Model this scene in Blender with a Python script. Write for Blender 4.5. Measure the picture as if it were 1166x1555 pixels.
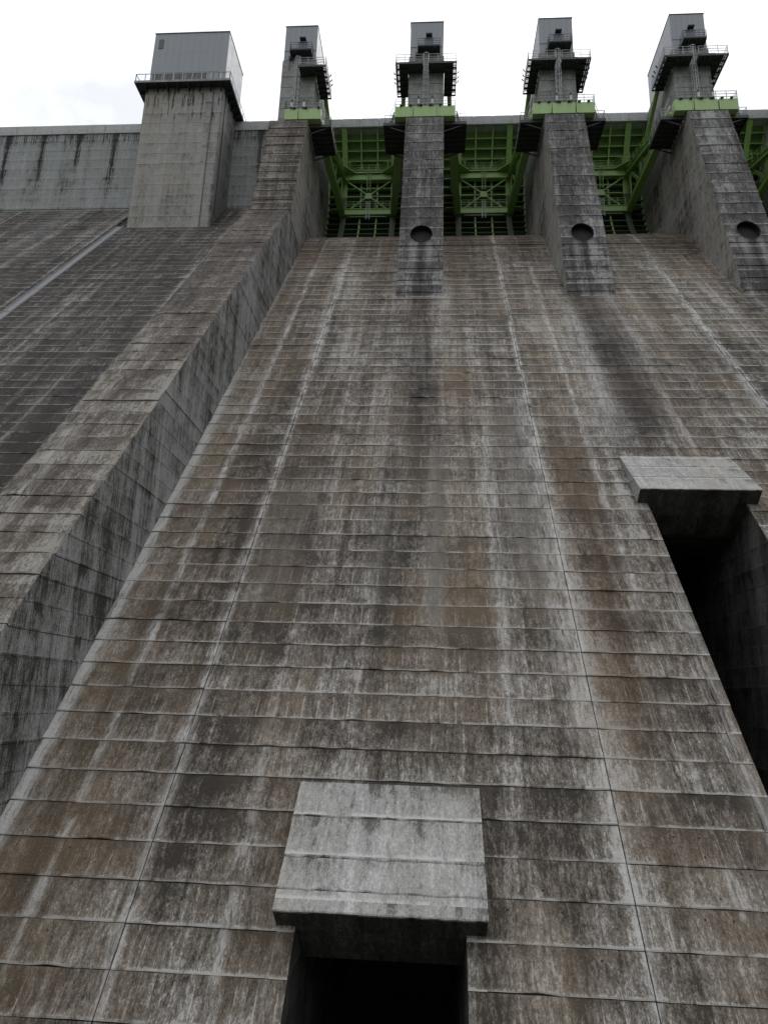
import bpy, bmesh, math, random
from mathutils import Vector, Matrix
random.seed(11)
for o in list(bpy.data.objects): bpy.data.objects.remove(o)
sc = bpy.context.scene
COL = sc.collection
R = math.radians

# ---------------------------------------------------------------- camera
cam = bpy.data.cameras.new('camera'); camo = bpy.data.objects.new('camera', cam); COL.objects.link(camo)
sc.camera = camo
p_, w_, r_ = R(14.770), R(-3.9734), R(1.8314)
d = Vector((math.sin(w_)*math.cos(p_), math.cos(w_)*math.cos(p_), math.sin(p_)))
rt = Vector((math.cos(w_), -math.sin(w_), 0)); up = rt.cross(d)
r2 = rt*math.cos(r_) + up*math.sin(r_); u2 = -rt*math.sin(r_) + up*math.cos(r_)
M = Matrix((r2, u2, -d)).transposed().to_4x4()
M.translation = Vector((1.336, -28.0874, 0.0))
camo.matrix_world = M
cam.sensor_fit = 'VERTICAL'; cam.sensor_height = 24; cam.sensor_width = 24
cam.lens = 1072.926/1555*24
cam.clip_start = .5; cam.clip_end = 8000

# ---------------------------------------------------------------- world: overcast sky
SUN_EL, SUN_AZ = R(58), R(20)          # high, from behind the dam
world = bpy.data.worlds.new('World'); sc.world = world; world.use_nodes = True
nt = world.node_tree; nt.nodes.clear()
wo = nt.nodes.new('ShaderNodeOutputWorld'); bg = nt.nodes.new('ShaderNodeBackground')
sky = nt.nodes.new('ShaderNodeTexSky'); sky.sky_type = 'NISHITA'; sky.sun_disc = False
sky.sun_elevation = SUN_EL; sky.sun_rotation = SUN_AZ; sky.dust_density = 3; sky.ozone_density = 1
tc = nt.nodes.new('ShaderNodeTexCoord')
mp = nt.nodes.new('ShaderNodeMapping'); mp.inputs['Scale'].default_value = (1.3, 1.3, 2.6)
nz = nt.nodes.new('ShaderNodeTexNoise'); nz.inputs['Scale'].default_value = 1.9; nz.inputs['Detail'].default_value = 6
nz.inputs['Roughness'].default_value = .55
cr = nt.nodes.new('ShaderNodeValToRGB')
cr.color_ramp.elements[0].position = .42; cr.color_ramp.elements[0].color = (5.8, 6.0, 6.25, 1)
cr.color_ramp.elements[1].position = .80; cr.color_ramp.elements[1].color = (14.0, 14.1, 14.3, 1)
mx = nt.nodes.new('ShaderNodeMixRGB'); mx.inputs[0].default_value = .93
bg.inputs['Strength'].default_value = .1
nt.links.new(tc.outputs['Generated'], mp.inputs['Vector']); nt.links.new(mp.outputs[0], nz.inputs['Vector'])
nt.links.new(nz.outputs['Fac'], cr.inputs[0]); nt.links.new(sky.outputs[0], mx.inputs[1]); nt.links.new(cr.outputs[0], mx.inputs[2])
nt.links.new(mx.outputs[0], bg.inputs['Color']); nt.links.new(bg.outputs[0], wo.inputs[0])

sun = bpy.data.lights.new('sun', 'SUN'); sun.energy = 1.0; sun.angle = R(30); sun.color = (1, .98, .95)
suno = bpy.data.objects.new('sun', sun); COL.objects.link(suno)
sdir = Vector((math.sin(SUN_AZ)*math.cos(SUN_EL), math.cos(SUN_AZ)*math.cos(SUN_EL), math.sin(SUN_EL)))
suno.rotation_euler = (-sdir).to_track_quat('-Z', 'Y').to_euler()
suno.location = (0, 60, 150)

sc.view_settings.view_transform = 'Standard'; sc.view_settings.look = 'None'
sc.view_settings.exposure = .68; sc.view_settings.gamma = 1; sc.view_settings.use_curve_mapping = False
sc.render.engine = 'CYCLES'
sc.cycles.max_bounces = 3; sc.cycles.diffuse_bounces = 2; sc.cycles.glossy_bounces = 2

# ---------------------------------------------------------------- shader expression helper
class NB:
    def __init__(self, name):
        self.m = bpy.data.materials.new(name); self.m.use_nodes = True
        self.nt = self.m.node_tree; self.n = self.nt.nodes; self.n.clear()
        self.out = self.n.new('ShaderNodeOutputMaterial'); self.b = self.n.new('ShaderNodeBsdfPrincipled')
        self.nt.links.new(self.b.outputs[0], self.out.inputs[0])
        g = self.n.new('ShaderNodeNewGeometry'); s = self.n.new('ShaderNodeSeparateXYZ')
        self.nt.links.new(g.outputs['Position'], s.inputs[0])
        self.P = g.outputs['Position']; self.x, self.y, self.z = [E(self, s.outputs[i]) for i in range(3)]
    def put(self, sock, v):
        if isinstance(v, E): v = v.s
        if hasattr(v, 'is_linked'): self.nt.links.new(v, sock)
        else: sock.default_value = v
    def math(self, op, a, b=None, c=None):
        n = self.n.new('ShaderNodeMath'); n.operation = op
        self.put(n.inputs[0], a)
        if b is not None: self.put(n.inputs[1], b)
        if c is not None: self.put(n.inputs[2], c)
        return E(self, n.outputs[0])
    def vec(self, x, y, z=0.0):
        n = self.n.new('ShaderNodeCombineXYZ')
        for i, v in enumerate((x, y, z)): self.put(n.inputs[i], v)
        return n.outputs[0]
    def noise(self, v, scale=1.0, detail=3, rough=.55, dist=0.0):
        n = self.n.new('ShaderNodeTexNoise'); self.nt.links.new(v, n.inputs['Vector'])
        n.inputs['Scale'].default_value = scale; n.inputs['Detail'].default_value = detail
        n.inputs['Roughness'].default_value = rough; n.inputs['Distortion'].default_value = dist
        return E(self, n.outputs['Fac'])
    def white(self, a, b):
        n = self.n.new('ShaderNodeTexWhiteNoise'); n.noise_dimensions = '2D'
        self.nt.links.new(self.vec(a, b), n.inputs['Vector']); return E(self, n.outputs['Value'])
    def ss(self, v, a, b):
        n = self.n.new('ShaderNodeMapRange'); n.interpolation_type = 'SMOOTHSTEP'; n.clamp = True
        self.put(n.inputs['Value'], v); n.inputs['From Min'].default_value = a; n.inputs['From Max'].default_value = b
        return E(self, n.outputs['Result'])
    def gauss(self, v, c, w):
        t = (v-c)*(1/w); return self.math('EXPONENT', t*t*-1.0)
    def mix(self, f, a, b, mode='MIX'):
        n = self.n.new('ShaderNodeMixRGB'); n.blend_type = mode; n.use_clamp = False
        self.put(n.inputs[0], f)
        for i, v in ((1, a), (2, b)):
            if isinstance(v, tuple): n.inputs[i].default_value = (*v, 1)
            else: self.nt.links.new(v, n.inputs[i])
        return n.outputs[0]
    def bump(self, h, strength=.5, dist=.02):
        n = self.n.new('ShaderNodeBump'); n.inputs['Strength'].default_value = strength; n.inputs['Distance'].default_value = dist
        self.put(n.inputs['Height'], h); self.nt.links.new(n.outputs[0], self.b.inputs['Normal'])
class E:
    def __init__(self, nb, s): self.nb, self.s = nb, s
    def __add__(self, o): return self.nb.math('ADD', self, o)
    __radd__ = __add__
    def __mul__(self, o): return self.nb.math('MULTIPLY', self, o)
    __rmul__ = __mul__
    def __sub__(self, o): return self.nb.math('SUBTRACT', self, o)
    def __rsub__(self, o): return self.nb.math('SUBTRACT', o, self)
    def floor(self): return self.nb.math('FLOOR', self)
    def fract(self): return self.nb.math('FRACT', self)
    def abs(self): return self.nb.math('ABSOLUTE', self)
    def clamp(self): return self.nb.math('MINIMUM', self.nb.math('MAXIMUM', self, 0.0), 1.0)

H = .96759; Z0 = 13.6744; T = 1.25

def concrete(name, dark, mid, light, tint=None, u='x', lift=H, zoff=Z0, tone=.5, contrast=1.0, drip=.5, drips_dark=.3,
             tintamt=.5, white=.3, per=None, perw=.22, form=0.0, channel_shade=None, extra=None, rough=.85, bump=.6, dots=False, us=1.0, crust=0.0):
    """weathered board-formed concrete: tone streaks along the fall line, restarted at every lift"""
    k = NB(name); U = (k.x if u == 'x' else k.y)*us if us != 1.0 else (k.x if u == 'x' else k.y)
    zl = (k.z-zoff)*(1/lift); zi = zl.floor(); fz = zl.fract()
    ci = ((U+7.5)*(1/15.)).floor() if u == 'x' else (U*(1/7.)).floor()
    rl = k.white(zi, ci); rl2 = k.white(zi, ci+31.7)
    # a little sideways wander keeps the runs from being ruler straight
    bl = k.noise(k.P, .8, 4, .65)
    Uw = U+(bl-.5)*.5
    A = k.noise(k.vec(Uw*.42, k.z*.035, 1.7), 1, 1)
    Bn = k.noise(k.vec(Uw*2.2, k.z*.13, 5.3), 1, 2)
    Cn = k.noise(k.vec(Uw*8.5, k.z*.8, zi*7.31), 1, 4, .75)
    Mn = k.noise(k.vec(U*.55, k.z*1.1, zi*3.17+ci*5.1), 1, 4, .68)
    fi = k.noise(k.vec(U*8.5, k.z*(2.8 if u == 'x' else 2.0), k.y*(3.4 if u == 'x' else 0.)), 1, 4, .8); fg = k.noise(k.vec(U*30., k.z*16., k.y*4.), 1, 1)
    t = (A-.5)*.9+(Bn-.5)*.8+(Cn-.5)*1.0+(Mn-.5)*.55+(bl-.5)*.7+(fi-.5)*1.25+(fg-.5)*.6+(rl-.5)*.2
    t = t*contrast+tone
    if extra: t, wh, tn = extra(k, t, U, zi, fz, Bn, Cn, bl)
    else: wh, tn = None, None
    # pale lime edge along the foot of each lift, tone darker towards its top, dark drip marks below the one above
    en = k.noise(k.vec(U*1.1, zi*5.1, .4), 1, 2)
    le = k.ss(fz+(fi-.5)*.3+(en-.5)*.12, .115, .0)*k.ss(en, .34, .6)
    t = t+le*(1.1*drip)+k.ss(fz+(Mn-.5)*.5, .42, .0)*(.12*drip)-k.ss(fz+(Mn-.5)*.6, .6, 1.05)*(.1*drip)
    if u == 'x' and per: t = t+k.ss((((U-7.5)*(1/15.)+.5).fract()-.5).abs()*15.+(bl-.5)*.5, .6, .05)*.16
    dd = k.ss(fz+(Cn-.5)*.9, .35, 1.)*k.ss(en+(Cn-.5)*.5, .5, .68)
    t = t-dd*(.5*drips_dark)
    if form:
        fw = .58; vf = (U*(1/fw)+rl2).fract(); q = k.ss((vf-.5).abs(), .43, .5)*k.ss(fz, 1.0, .6)*k.ss(Mn+(rl2-.5)*.4, .42, .6)*k.ss(k.white(zi, (U*(1/fw)+rl2+.5).floor()), .1, .8)
        t = t+q*form
    spall = k.ss(k.noise(k.vec(U*1.3, zi*8.7, 4.4), 1, 2)+(fi-.5)*.5, .66, .78)*k.ss(fz+(fi-.5)*.3, .3, .06)
    t = t-spall*(.6*drip)
    c1 = k.mix(k.ss(t, -.02, .55), dark, mid); c = k.mix(k.ss(t, .46, 1.14), c1, light)
    gv_ = .62+fi*.5+fg*.26; c = k.mix(1.0, c, k.vec(gv_, gv_, gv_), 'MULTIPLY')
    if tint:
        tb = k.ss(k.noise(k.vec(Uw*.33, k.z*.11, 21.), 1, 3, .6)+(rl2-.5)*.12, .42, .68)
        if tn is not None: tb = (tb*.6+tn*(.3+bl*.9+(Cn-.5)*.9)).clamp()
        c = k.mix(tb*(tintamt*.8), c, k.mix(.6, c, tint))
        c = k.mix(tb*(tintamt*.3), c, tint)
    if per:
        pj = (((U-7.5)*(1/per)+.5).fract()-.5).abs()*per+(bl-.5)*.3+(Bn-.5)*.2
        pw = k.white(((U-7.5)*(1/per)+.5).floor(), 4.0)
        e1 = k.ss(pj+(rl2-.5)*.16, perw, perw*.1)*k.ss(A+(Mn-.5)*1.3+(pw-.5)*.45+(rl-.5)*.3, .38, .7)*k.ss(Cn, .3, .65)
        dj = (((U-7.5)*(1/15.)+.5).fract()-.5).abs()*15.+(fi-.5)*.2
        w = e1*white+k.ss(dj+(bl-.5)*.3, .26, .03)*k.ss(bl+(Mn-.5)*.9+(Cn-.5)*.6, .36, .66)*(k.ss(k.z, -4., 10.)*.7+.25)*(white*1.1)
        if wh is not None: w = (w+wh).clamp()
        c = k.mix(w, c, (light[0]*1.25, light[1]*1.27, light[2]*1.3))
    elif wh is not None:
        c = k.mix(wh, c, (light[0]*1.25, light[1]*1.27, light[2]*1.3))
    if crust:     # pale lime crust along the foot of each lift
        cw_ = fz+(fi-.5)*.09-k.ss(k.z, 4., 30.)*.05
        c = k.mix(k.ss(cw_, .05, .005)*k.ss(en+(bl-.5)*.4, .34, .56)*crust, c, (light[0]*1.1, light[1]*1.1, light[2]*1.1))
    if dots:      # open tie holes of the formwork, low on the face
        du = (U*(1/.8)+rl).fract()-.5; dv = (fz*2.).fract()-.5
        on_ = k.white((U*(1/.8)+rl).floor(), zi*2.+(fz*2.).floor())
        r2_ = du*du*.64+dv*dv*.36
        c = k.mix(k.ss(r2_, .002, .0008)*k.ss(on_, .86, .9)*k.ss(k.z, 2., -4.)*.85, c, (.008, .007, .006))
    if getattr(k, 'stain', None):
        c = k.mix(k.stain.clamp(), c, k.mix(1.0, c, (.36, .345, .36), 'MULTIPLY')); c = k.mix(k.brown.clamp(), c, k.mix(1.0, c, (.52, .42, .345), 'MULTIPLY'))
    if getattr(k, 'wash', None): c = k.mix(k.wash.clamp(), c, (mid[0]*1.05, mid[1]*1.13, mid[2]*1.2))
    k.nt.links.new(c, k.b.inputs['Base Color'])
    k.put(k.b.inputs['Roughness'], (fi*.25+rough-.12).clamp())
    k.b.inputs['Specular IOR Level'].default_value = .3
    k.bump(k.noise(k.P, 8., 2, .75), bump, .05)
    return k.m

def spill_extra(k, t, U, zi, fz, Bn, Cn, bl):
    g = k.gauss; z = k.z
    band = lambda a0, a1, b0, b1: k.ss(z, a0, a1)*k.ss(z, b1, b0)
    wiggle = (Bn-.5)*.9
    X = U+wiggle
    # dark run-off trails below the piers
    rag = (Cn*.8+.55)
    k.stain = ((g(X, .2, 1.7)*band(8, 20, 34, 35))*.62+(g(X, 14.7, 1.8)*band(14, 19, 34.4, 35.2))*1.0+(g(X, 29.5, 1.9)*band(16, 24, 34.4, 35.2))*.9+(g(X, -1.0, 1.2)*band(3, 5, 12, 18))*.35+(g(X, 13., 2.5)*band(12.5, 14.5, 17, 20))*.4)*rag
    k.brown = ((g(X, -5.6, 1.5)*band(2, 6, 18, 24))*.75+(g(X, 9., 1.0)*band(-3, 2, 14, 22))*.85+(g(X, 2.8, 1.)*band(12, 16, 20, 26))*.3+(g(X, -9., .9)*band(-4, 4, 18, 30))*.4+(g(X, 11.4, 1.)*band(-2, 1, 8, 11))*.4+k.ss(z, 40., 46.)*.35)*rag*k.ss(k.white(zi, 77.)*.4+bl, .3, .75)
    t = t-(g(X, 1.75, .35)*band(2, 4, 13, 16))*.05
    t = t-(g(X, -11.7, .9)*band(-14, -6, 4, 12))*.12
    t = t+(g(X, 2.9, 1.2)*band(3, 6, 14, 28))*.1-k.ss(z, 1., -6.)*.07+(g(X, 4.8, 1.6)*band(-6, 0, 8, 20))*.14
    t = t+(g(X, -3.6, .5)+g(X, 3.9, .8))*band(-14, -8, -4, -2)*.16
    U = U+(bl-.5)*.5+(k.white(zi, 9.)-.5)*.16
    wh = ((g(X, 12.6, .55)*band(15, 19, 31, 35))*.6+(g(U, 6.9, .5)*band(-4, 3, 15, 24))*.5+(g(X, 4.5, .3)*band(-2, 3, 14, 22))*.45
          +(g(U, -7.55, .22)*band(-12, -8, 40, 46))*.35+(g(U, -10.6, .22)*band(-2, 3, 38, 44))*.42+(g(U, -12.68, .3)*band(-14, -10, 16, 24))*.9+(g(U, -12.8, .2)*band(10, 20, 40, 46))*.5
          +(g(U, 10.5, .2)*band(2, 5, 40, 46))*.35+(g(U, 22.3, .45)*band(10, 14, 40, 46))*.45+(g(U, 12.2, .3)*band(-9, -5, 4, 9))*.4)*k.ss(Cn, .3, .66)*k.ss(bl+(k.white(zi, 3.)-.5)*.3, .1, .5)*1.35+(g(U, -12.72, .24)*band(-14, -10, 16, 26))*(Cn*.9+.15)
    k.wash = ((g(U, 1.6, .42)*band(2, 4, 13, 17))*.75+(g(X, 5.9, .9)*band(3, 6, 15, 21))*.55+(g(X, -6.0, 1.2)*band(3, 5, 10, 13))*.4+(g(X, -1.2, .5)*band(3, 5, 9, 12))*.35)*(Bn*.8+.5)
    tn = (g(X, -11.8, 2.3)*band(-14, -8, 44, 50))*.75+(g(X, 3., 1.3)*band(-4, 6, 46, 52))*.5+(g(X, 18.2, 1.5)*band(22, 25, 36, 44))*.5+(g(X, 9.2, 1.3)*band(-4, 1, 30, 44))*.5+k.ss(z, 28., 44.)*.32
    return t, wh, tn
def wallfront_extra(k, t, U, zi, fz, Bn, Cn, bl):
    b = k.ss(k.z, 24., 14.)*k.ss(k.white((k.z*(1/.9)).floor(), (U*.55+k.white((k.z*(1/.9)).floor(), 2.)*3.).floor()), .35, .7)
    wh = k.gauss(U+(bl-.5)*1.2, -16.2, .45)*k.ss(k.z, 28., 20.)*k.ss(k.z, 2., 6.)*k.ss(Cn+(bl-.5)*.6, .32, .66)*.7+b*.03
    return t+b*.2, wh, k.ss(k.z, 24., 16.)*.25
def left_extra(k, t, U, zi, fz, Bn, Cn, bl):
    g = k.gauss
    dk = k.ss(k.z, 34., 16.)*k.ss(U, -36., -24.)
    wh = g(U, -19.0, .4)*k.ss(k.z, 20, 30)*.35+g(U, -33.6, .2)*.3+g(U, -30.5, .2)*.25+g(U, -27.5, .18)*.25+g(U, -45.5, 1.6)*k.ss(k.z, 42, 50)*.35
    return t-dk*.12, wh*k.ss(Cn, .3, .65), None
def pier_extra(k, t, U, zi, fz, Bn, Cn, bl):
    lx = ((U+7.5)*(1/15.)).fract()*15.-7.5
    st = k.gauss(lx+(Bn-.5)*.2, 0., .2)*k.ss(k.z, 41.8, 41.2)*.5
    wh = (k.gauss(lx, -.75, .3)+k.gauss(lx, .75, .3))*k.ss(k.z, 42., 41.)*k.ss(k.z, 37., 40.)*.35
    dr = k.ss(fz, .25, .95)*k.ss(k.noise(k.vec(U*5., zi*2.9, fz*.2), 1, 3, .7), .48, .66)*k.ss(k.z, 46., 50.)*.35
    return t-st*.6, wh+dr, None
def clean_extra(k, t, U, zi, fz, Bn, Cn, bl):
    # black algae runs from the parapet drains, every five metres, on the upstream-side crest wall
    pj = (((U+51.25)*(1/4.93)+.5).fract()-.5)*4.93
    nn = k.noise(k.vec(U*5.5, k.z*.3, 2.), 1, 4, .8)
    run = k.ss(pj.abs()*.75+(nn-.5)*1.9, .38, -.05)*k.ss(k.z+(k.noise(k.vec(U*.2, 3., 1.), 1, 2)-.5)*14., 60.5, 68.5)
    top = k.ss(k.z+(nn-.5)*5., 69.6, 72.4)*k.ss(nn, .42, .6)
    return t-(run*.75+top*.65).clamp()*k.ss(k.y, 46.5, 47.), None, None
def tower_extra(k, t, U, zi, fz, Bn, Cn, bl):
    nn = k.noise(k.vec(U*2.6, k.z*.2, 5.), 1, 3, .65)
    run = k.ss(nn, .5, .66)*k.ss(k.z+(nn-.5)*12, 67.5, 74.)
    return t-run*.8, None, None

MS = dict(
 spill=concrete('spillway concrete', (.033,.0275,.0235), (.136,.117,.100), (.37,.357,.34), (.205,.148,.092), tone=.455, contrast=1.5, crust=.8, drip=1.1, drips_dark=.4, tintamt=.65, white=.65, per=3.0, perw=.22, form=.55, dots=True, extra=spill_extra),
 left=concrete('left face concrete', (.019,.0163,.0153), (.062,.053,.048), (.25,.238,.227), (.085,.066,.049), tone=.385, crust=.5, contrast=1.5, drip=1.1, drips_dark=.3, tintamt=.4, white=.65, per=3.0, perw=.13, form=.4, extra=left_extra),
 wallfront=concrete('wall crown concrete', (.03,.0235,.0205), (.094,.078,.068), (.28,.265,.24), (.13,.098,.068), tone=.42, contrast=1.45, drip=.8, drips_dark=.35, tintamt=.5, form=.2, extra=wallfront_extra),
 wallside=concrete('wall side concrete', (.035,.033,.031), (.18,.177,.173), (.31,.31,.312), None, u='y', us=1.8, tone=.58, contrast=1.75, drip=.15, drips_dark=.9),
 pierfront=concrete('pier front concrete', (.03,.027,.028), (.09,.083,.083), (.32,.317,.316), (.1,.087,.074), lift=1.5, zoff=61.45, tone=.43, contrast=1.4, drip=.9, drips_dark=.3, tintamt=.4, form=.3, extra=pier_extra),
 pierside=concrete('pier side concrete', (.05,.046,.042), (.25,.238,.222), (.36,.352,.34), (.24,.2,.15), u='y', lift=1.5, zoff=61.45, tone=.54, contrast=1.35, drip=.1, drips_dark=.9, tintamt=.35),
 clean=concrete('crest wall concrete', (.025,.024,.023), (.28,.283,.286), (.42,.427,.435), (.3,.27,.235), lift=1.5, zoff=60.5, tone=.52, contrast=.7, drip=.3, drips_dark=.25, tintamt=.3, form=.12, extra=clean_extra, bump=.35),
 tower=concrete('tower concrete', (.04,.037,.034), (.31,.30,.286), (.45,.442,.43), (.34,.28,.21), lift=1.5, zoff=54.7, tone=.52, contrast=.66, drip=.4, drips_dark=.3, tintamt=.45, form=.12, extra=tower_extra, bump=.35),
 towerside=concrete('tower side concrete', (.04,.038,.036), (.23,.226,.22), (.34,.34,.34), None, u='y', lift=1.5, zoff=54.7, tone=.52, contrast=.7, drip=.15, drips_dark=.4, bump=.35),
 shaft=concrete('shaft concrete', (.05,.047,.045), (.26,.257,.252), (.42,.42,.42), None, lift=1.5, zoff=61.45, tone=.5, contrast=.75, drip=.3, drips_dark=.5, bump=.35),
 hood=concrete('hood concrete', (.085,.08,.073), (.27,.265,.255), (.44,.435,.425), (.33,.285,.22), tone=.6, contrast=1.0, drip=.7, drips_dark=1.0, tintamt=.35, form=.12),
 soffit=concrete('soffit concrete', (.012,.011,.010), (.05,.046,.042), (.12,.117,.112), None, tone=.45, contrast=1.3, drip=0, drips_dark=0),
 channel_shade=concrete('shade-dark channel concrete', (.012,.012,.0115), (.075,.072,.069), (.17,.166,.16), None, u='y', tone=.46, contrast=1.2, drip=.3, drips_dark=.6, rough=.7),  # channel walls and roof coloured dark to stand for shade inside the outlets
)

def paint(name, col, rough=.5, metal=0.0, var=.12, seams=None, seamdir='x', streak=.1, spec=.5, bump=.12):
    k = NB(name); f = k.noise(k.P, 1.4, 5, .6); s = k.noise(k.vec(k.x*6., k.z*.25, k.y*6.), 1, 3)
    v = 1.0+(f-.5)*(2*var)+(s-.5)*(2*streak)
    c = k.mix(1.0, tuple(col), k.vec(v, v, v), 'MULTIPLY')
    if seams:
        U = k.x if seamdir == 'x' else k.y
        sm = k.ss(((U*(1/seams)).fract()-.5).abs(), .46, .5)
        c = k.mix(sm*.25, c, (col[0]*.5, col[1]*.5, col[2]*.5))
    k.nt.links.new(c, k.b.inputs['Base Color'])
    k.put(k.b.inputs['Roughness'], (f*.3+(rough-.15)).clamp()); k.b.inputs['Metallic'].default_value = metal
    k.b.inputs['Specular IOR Level'].default_value = spec
    if bump: k.bump(k.noise(k.P, 3., 3), bump, .02)
    return k.m
MS['parapet'] = concrete('parapet concrete', (.16,.16,.16), (.42,.425,.43), (.55,.555,.56), None, lift=1.5, zoff=60.5, tone=.55, contrast=.5, drip=.1, drips_dark=.1, bump=.35)
MS.update(
 green=paint('green paint', (.215,.36,.10), .45, var=.25, streak=.22),
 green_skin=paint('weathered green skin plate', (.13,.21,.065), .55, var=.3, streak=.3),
 green_dirty=paint('dark green skin plate', (.026,.035,.018), .6, var=.3, streak=.3),  # darker green for the lower part of the skin plate
 green_grimy=paint('dark green steel', (.05,.07,.033), .55, var=.3, streak=.25),  # darker green for the lower ribs and beam flanges
 greenlit=paint('pale green paint', (.32,.46,.19), .5, var=.14, streak=.16),
 steel=paint('dark galvanised steel', (.055,.056,.06), .55, .3),
 rail=paint('galvanised rail', (.34,.345,.35), .5, .4),
 rail_dark=paint('painted rail', (.12,.125,.13), .5, .3),
 clad=paint('grey cladding', (.30,.314,.342), .5, 0, var=.03, streak=.06, spec=.25, bump=0),
 trim=paint('dark trim', (.06,.063,.07), .45, .3),
 glass=paint('dark window glass', (.012,.014,.017), .12, 0, spec=.8),
 door=paint('blue grey door', (.085,.105,.14), .4, .2),
 void=paint('interior shade paint', (.012,.0115,.011), .9),  # near-black colour paints in the shade of pier holes and channel floor
 black=paint('black housing', (.012,.012,.012), .5),
 whitep=paint('white post', (.5,.5,.5), .5),
 gutter=paint('smooth pale channel concrete', (.2,.202,.215), .7, var=.2, streak=.1),
 ground=paint('valley floor', (.06,.065,.05), .9, var=.4),
 forest=paint('unseen forest hillside', (.028,.045,.02), .95, var=.5),
 backing=paint('joint shadow concrete', (.03,.028,.026), .95),
)

# ---------------------------------------------------------------- mesh helper
class MB:
    def __init__(self): self.v, self.f, self.m = [], [], []
    def add(self, vs, fs, mi=0):
        o = len(self.v); self.v += [tuple(p) for p in vs]; self.f += [tuple(o+i for i in f) for f in fs]; self.m += [mi]*len(fs); return self
    def box(self, a, b, mi=0):
        (x0, y0, z0), (x1, y1, z1) = a, b
        vs = [(x0,y0,z0),(x1,y0,z0),(x1,y1,z0),(x0,y1,z0),(x0,y0,z1),(x1,y0,z1),(x1,y1,z1),(x0,y1,z1)]
        return self.add(vs, [(0,3,2,1),(4,5,6,7),(0,1,5,4),(1,2,6,5),(2,3,7,6),(3,0,4,7)], mi)
    def bar(self, a, b, w, h=None, upv=(0,0,1), mi=0):
        a, b = Vector(a), Vector(b); h = h or w; t = (b-a).normalized(); u = Vector(upv)
        if abs(t.dot(u)) > .98: u = Vector((0, 1, 0))
        s = t.cross(u).normalized(); u = s.cross(t)
        vs = [p+s*(w/2*i)+u*(h/2*j) for p in (a, b) for i, j in ((-1,-1),(1,-1),(1,1),(-1,1))]
        return self.add(vs, [(3,2,1,0),(4,5,6,7),(0,1,5,4),(1,2,6,5),(2,3,7,6),(3,0,4,7)], mi)
    def tube(self, a, b, r, n=6, mi=0, r1=None):
        a, b = Vector(a), Vector(b); t = (b-a).normalized(); r1 = r if r1 is None else r1
        u = Vector((0,0,1)) if abs(t.z) < .9 else Vector((1,0,0)); s = t.cross(u).normalized(); u = s.cross(t)
        vs = [p+(s*math.cos(2*math.pi*i/n)+u*math.sin(2*math.pi*i/n))*rr for p, rr in ((a, r), (b, r1)) for i in range(n)]
        fs = [(i, (i+1) % n, n+(i+1) % n, n+i) for i in range(n)]+[tuple(range(n-1,-1,-1)), tuple(range(n,2*n))]
        return self.add(vs, fs, mi)
    def prism(self, poly, x0, x1, mi=0, side=None):
        """poly: (y,z) loop, extruded along x; caps use material `side`"""
        n = len(poly); vs = [(x0,y,z) for y, z in poly]+[(x1,y,z) for y, z in poly]
        self.add(vs, [(i, (i+1) % n, n+(i+1) % n, n+i) for i in range(n)], mi)
        s = mi if side is None else side
        return self.add(vs, [tuple(range(n-1,-1,-1)), tuple(range(n,2*n))], s)
    def build(self, name, mats, parent=None, smooth=False, fix=True):
        me = bpy.data.meshes.new(name); me.from_pydata(self.v, [], self.f)
        for m in (mats if isinstance(mats, (list, tuple)) else [mats]): me.materials.append(MS[m] if isinstance(m, str) else m)
        me.polygons.foreach_set('material_index', self.m)
        if fix:
            bm = bmesh.new(); bm.from_mesh(me); bmesh.ops.recalc_face_normals(bm, faces=bm.faces); bm.to_mesh(me); bm.free()
        if smooth: me.polygons.foreach_set('use_smooth', [True]*len(me.polygons))
        o = bpy.data.objects.new(name, me); COL.objects.link(o)
        if parent:
            o.parent = parent
        return o
def thing(name, label, cat, loc=(0,0,0), group=None):
    o = bpy.data.objects.new(name, None); COL.objects.link(o); o.location = loc; o.empty_display_size = .5
    o['label'] = label; o['category'] = cat
    if group: o['group'] = group
    return o
def tag(o, label=None, cat=None, group=None, kind=None):
    for a, b in (('label', label), ('category', cat), ('group', group), ('kind', kind)):
        if b: o[a] = b
    return o
def copy_tree(o, loc=None, parent=None, skip=()):
    c = o.copy(); COL.objects.link(c)
    if parent: c.parent = parent
    if loc is not None: c.location = loc
    for ch in o.children:
        if ch.name.split('.')[0] in skip: continue
        copy_tree(ch, None, c, skip)
    return c
ORD = ['leftmost', 'second from left', 'third from left', 'fourth from left', 'rightmost']
def rail(mb, pts, h=1.1, post=1.2, r=.028, rails=(1., .66, .33), closed=False):
    pts = [Vector(p) for p in pts]
    for a, b in zip(pts, pts[1:]):
        L = (b-a).length; n = max(1, round(L/post))
        for f in rails: mb.bar(a+Vector((0,0,h*f)), b+Vector((0,0,h*f)), r*1.7)
        for i in range(n+1):
            q = a.lerp(b, i/n); mb.bar(q, q+Vector((0,0,h)), r*2)
    return mb

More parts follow.
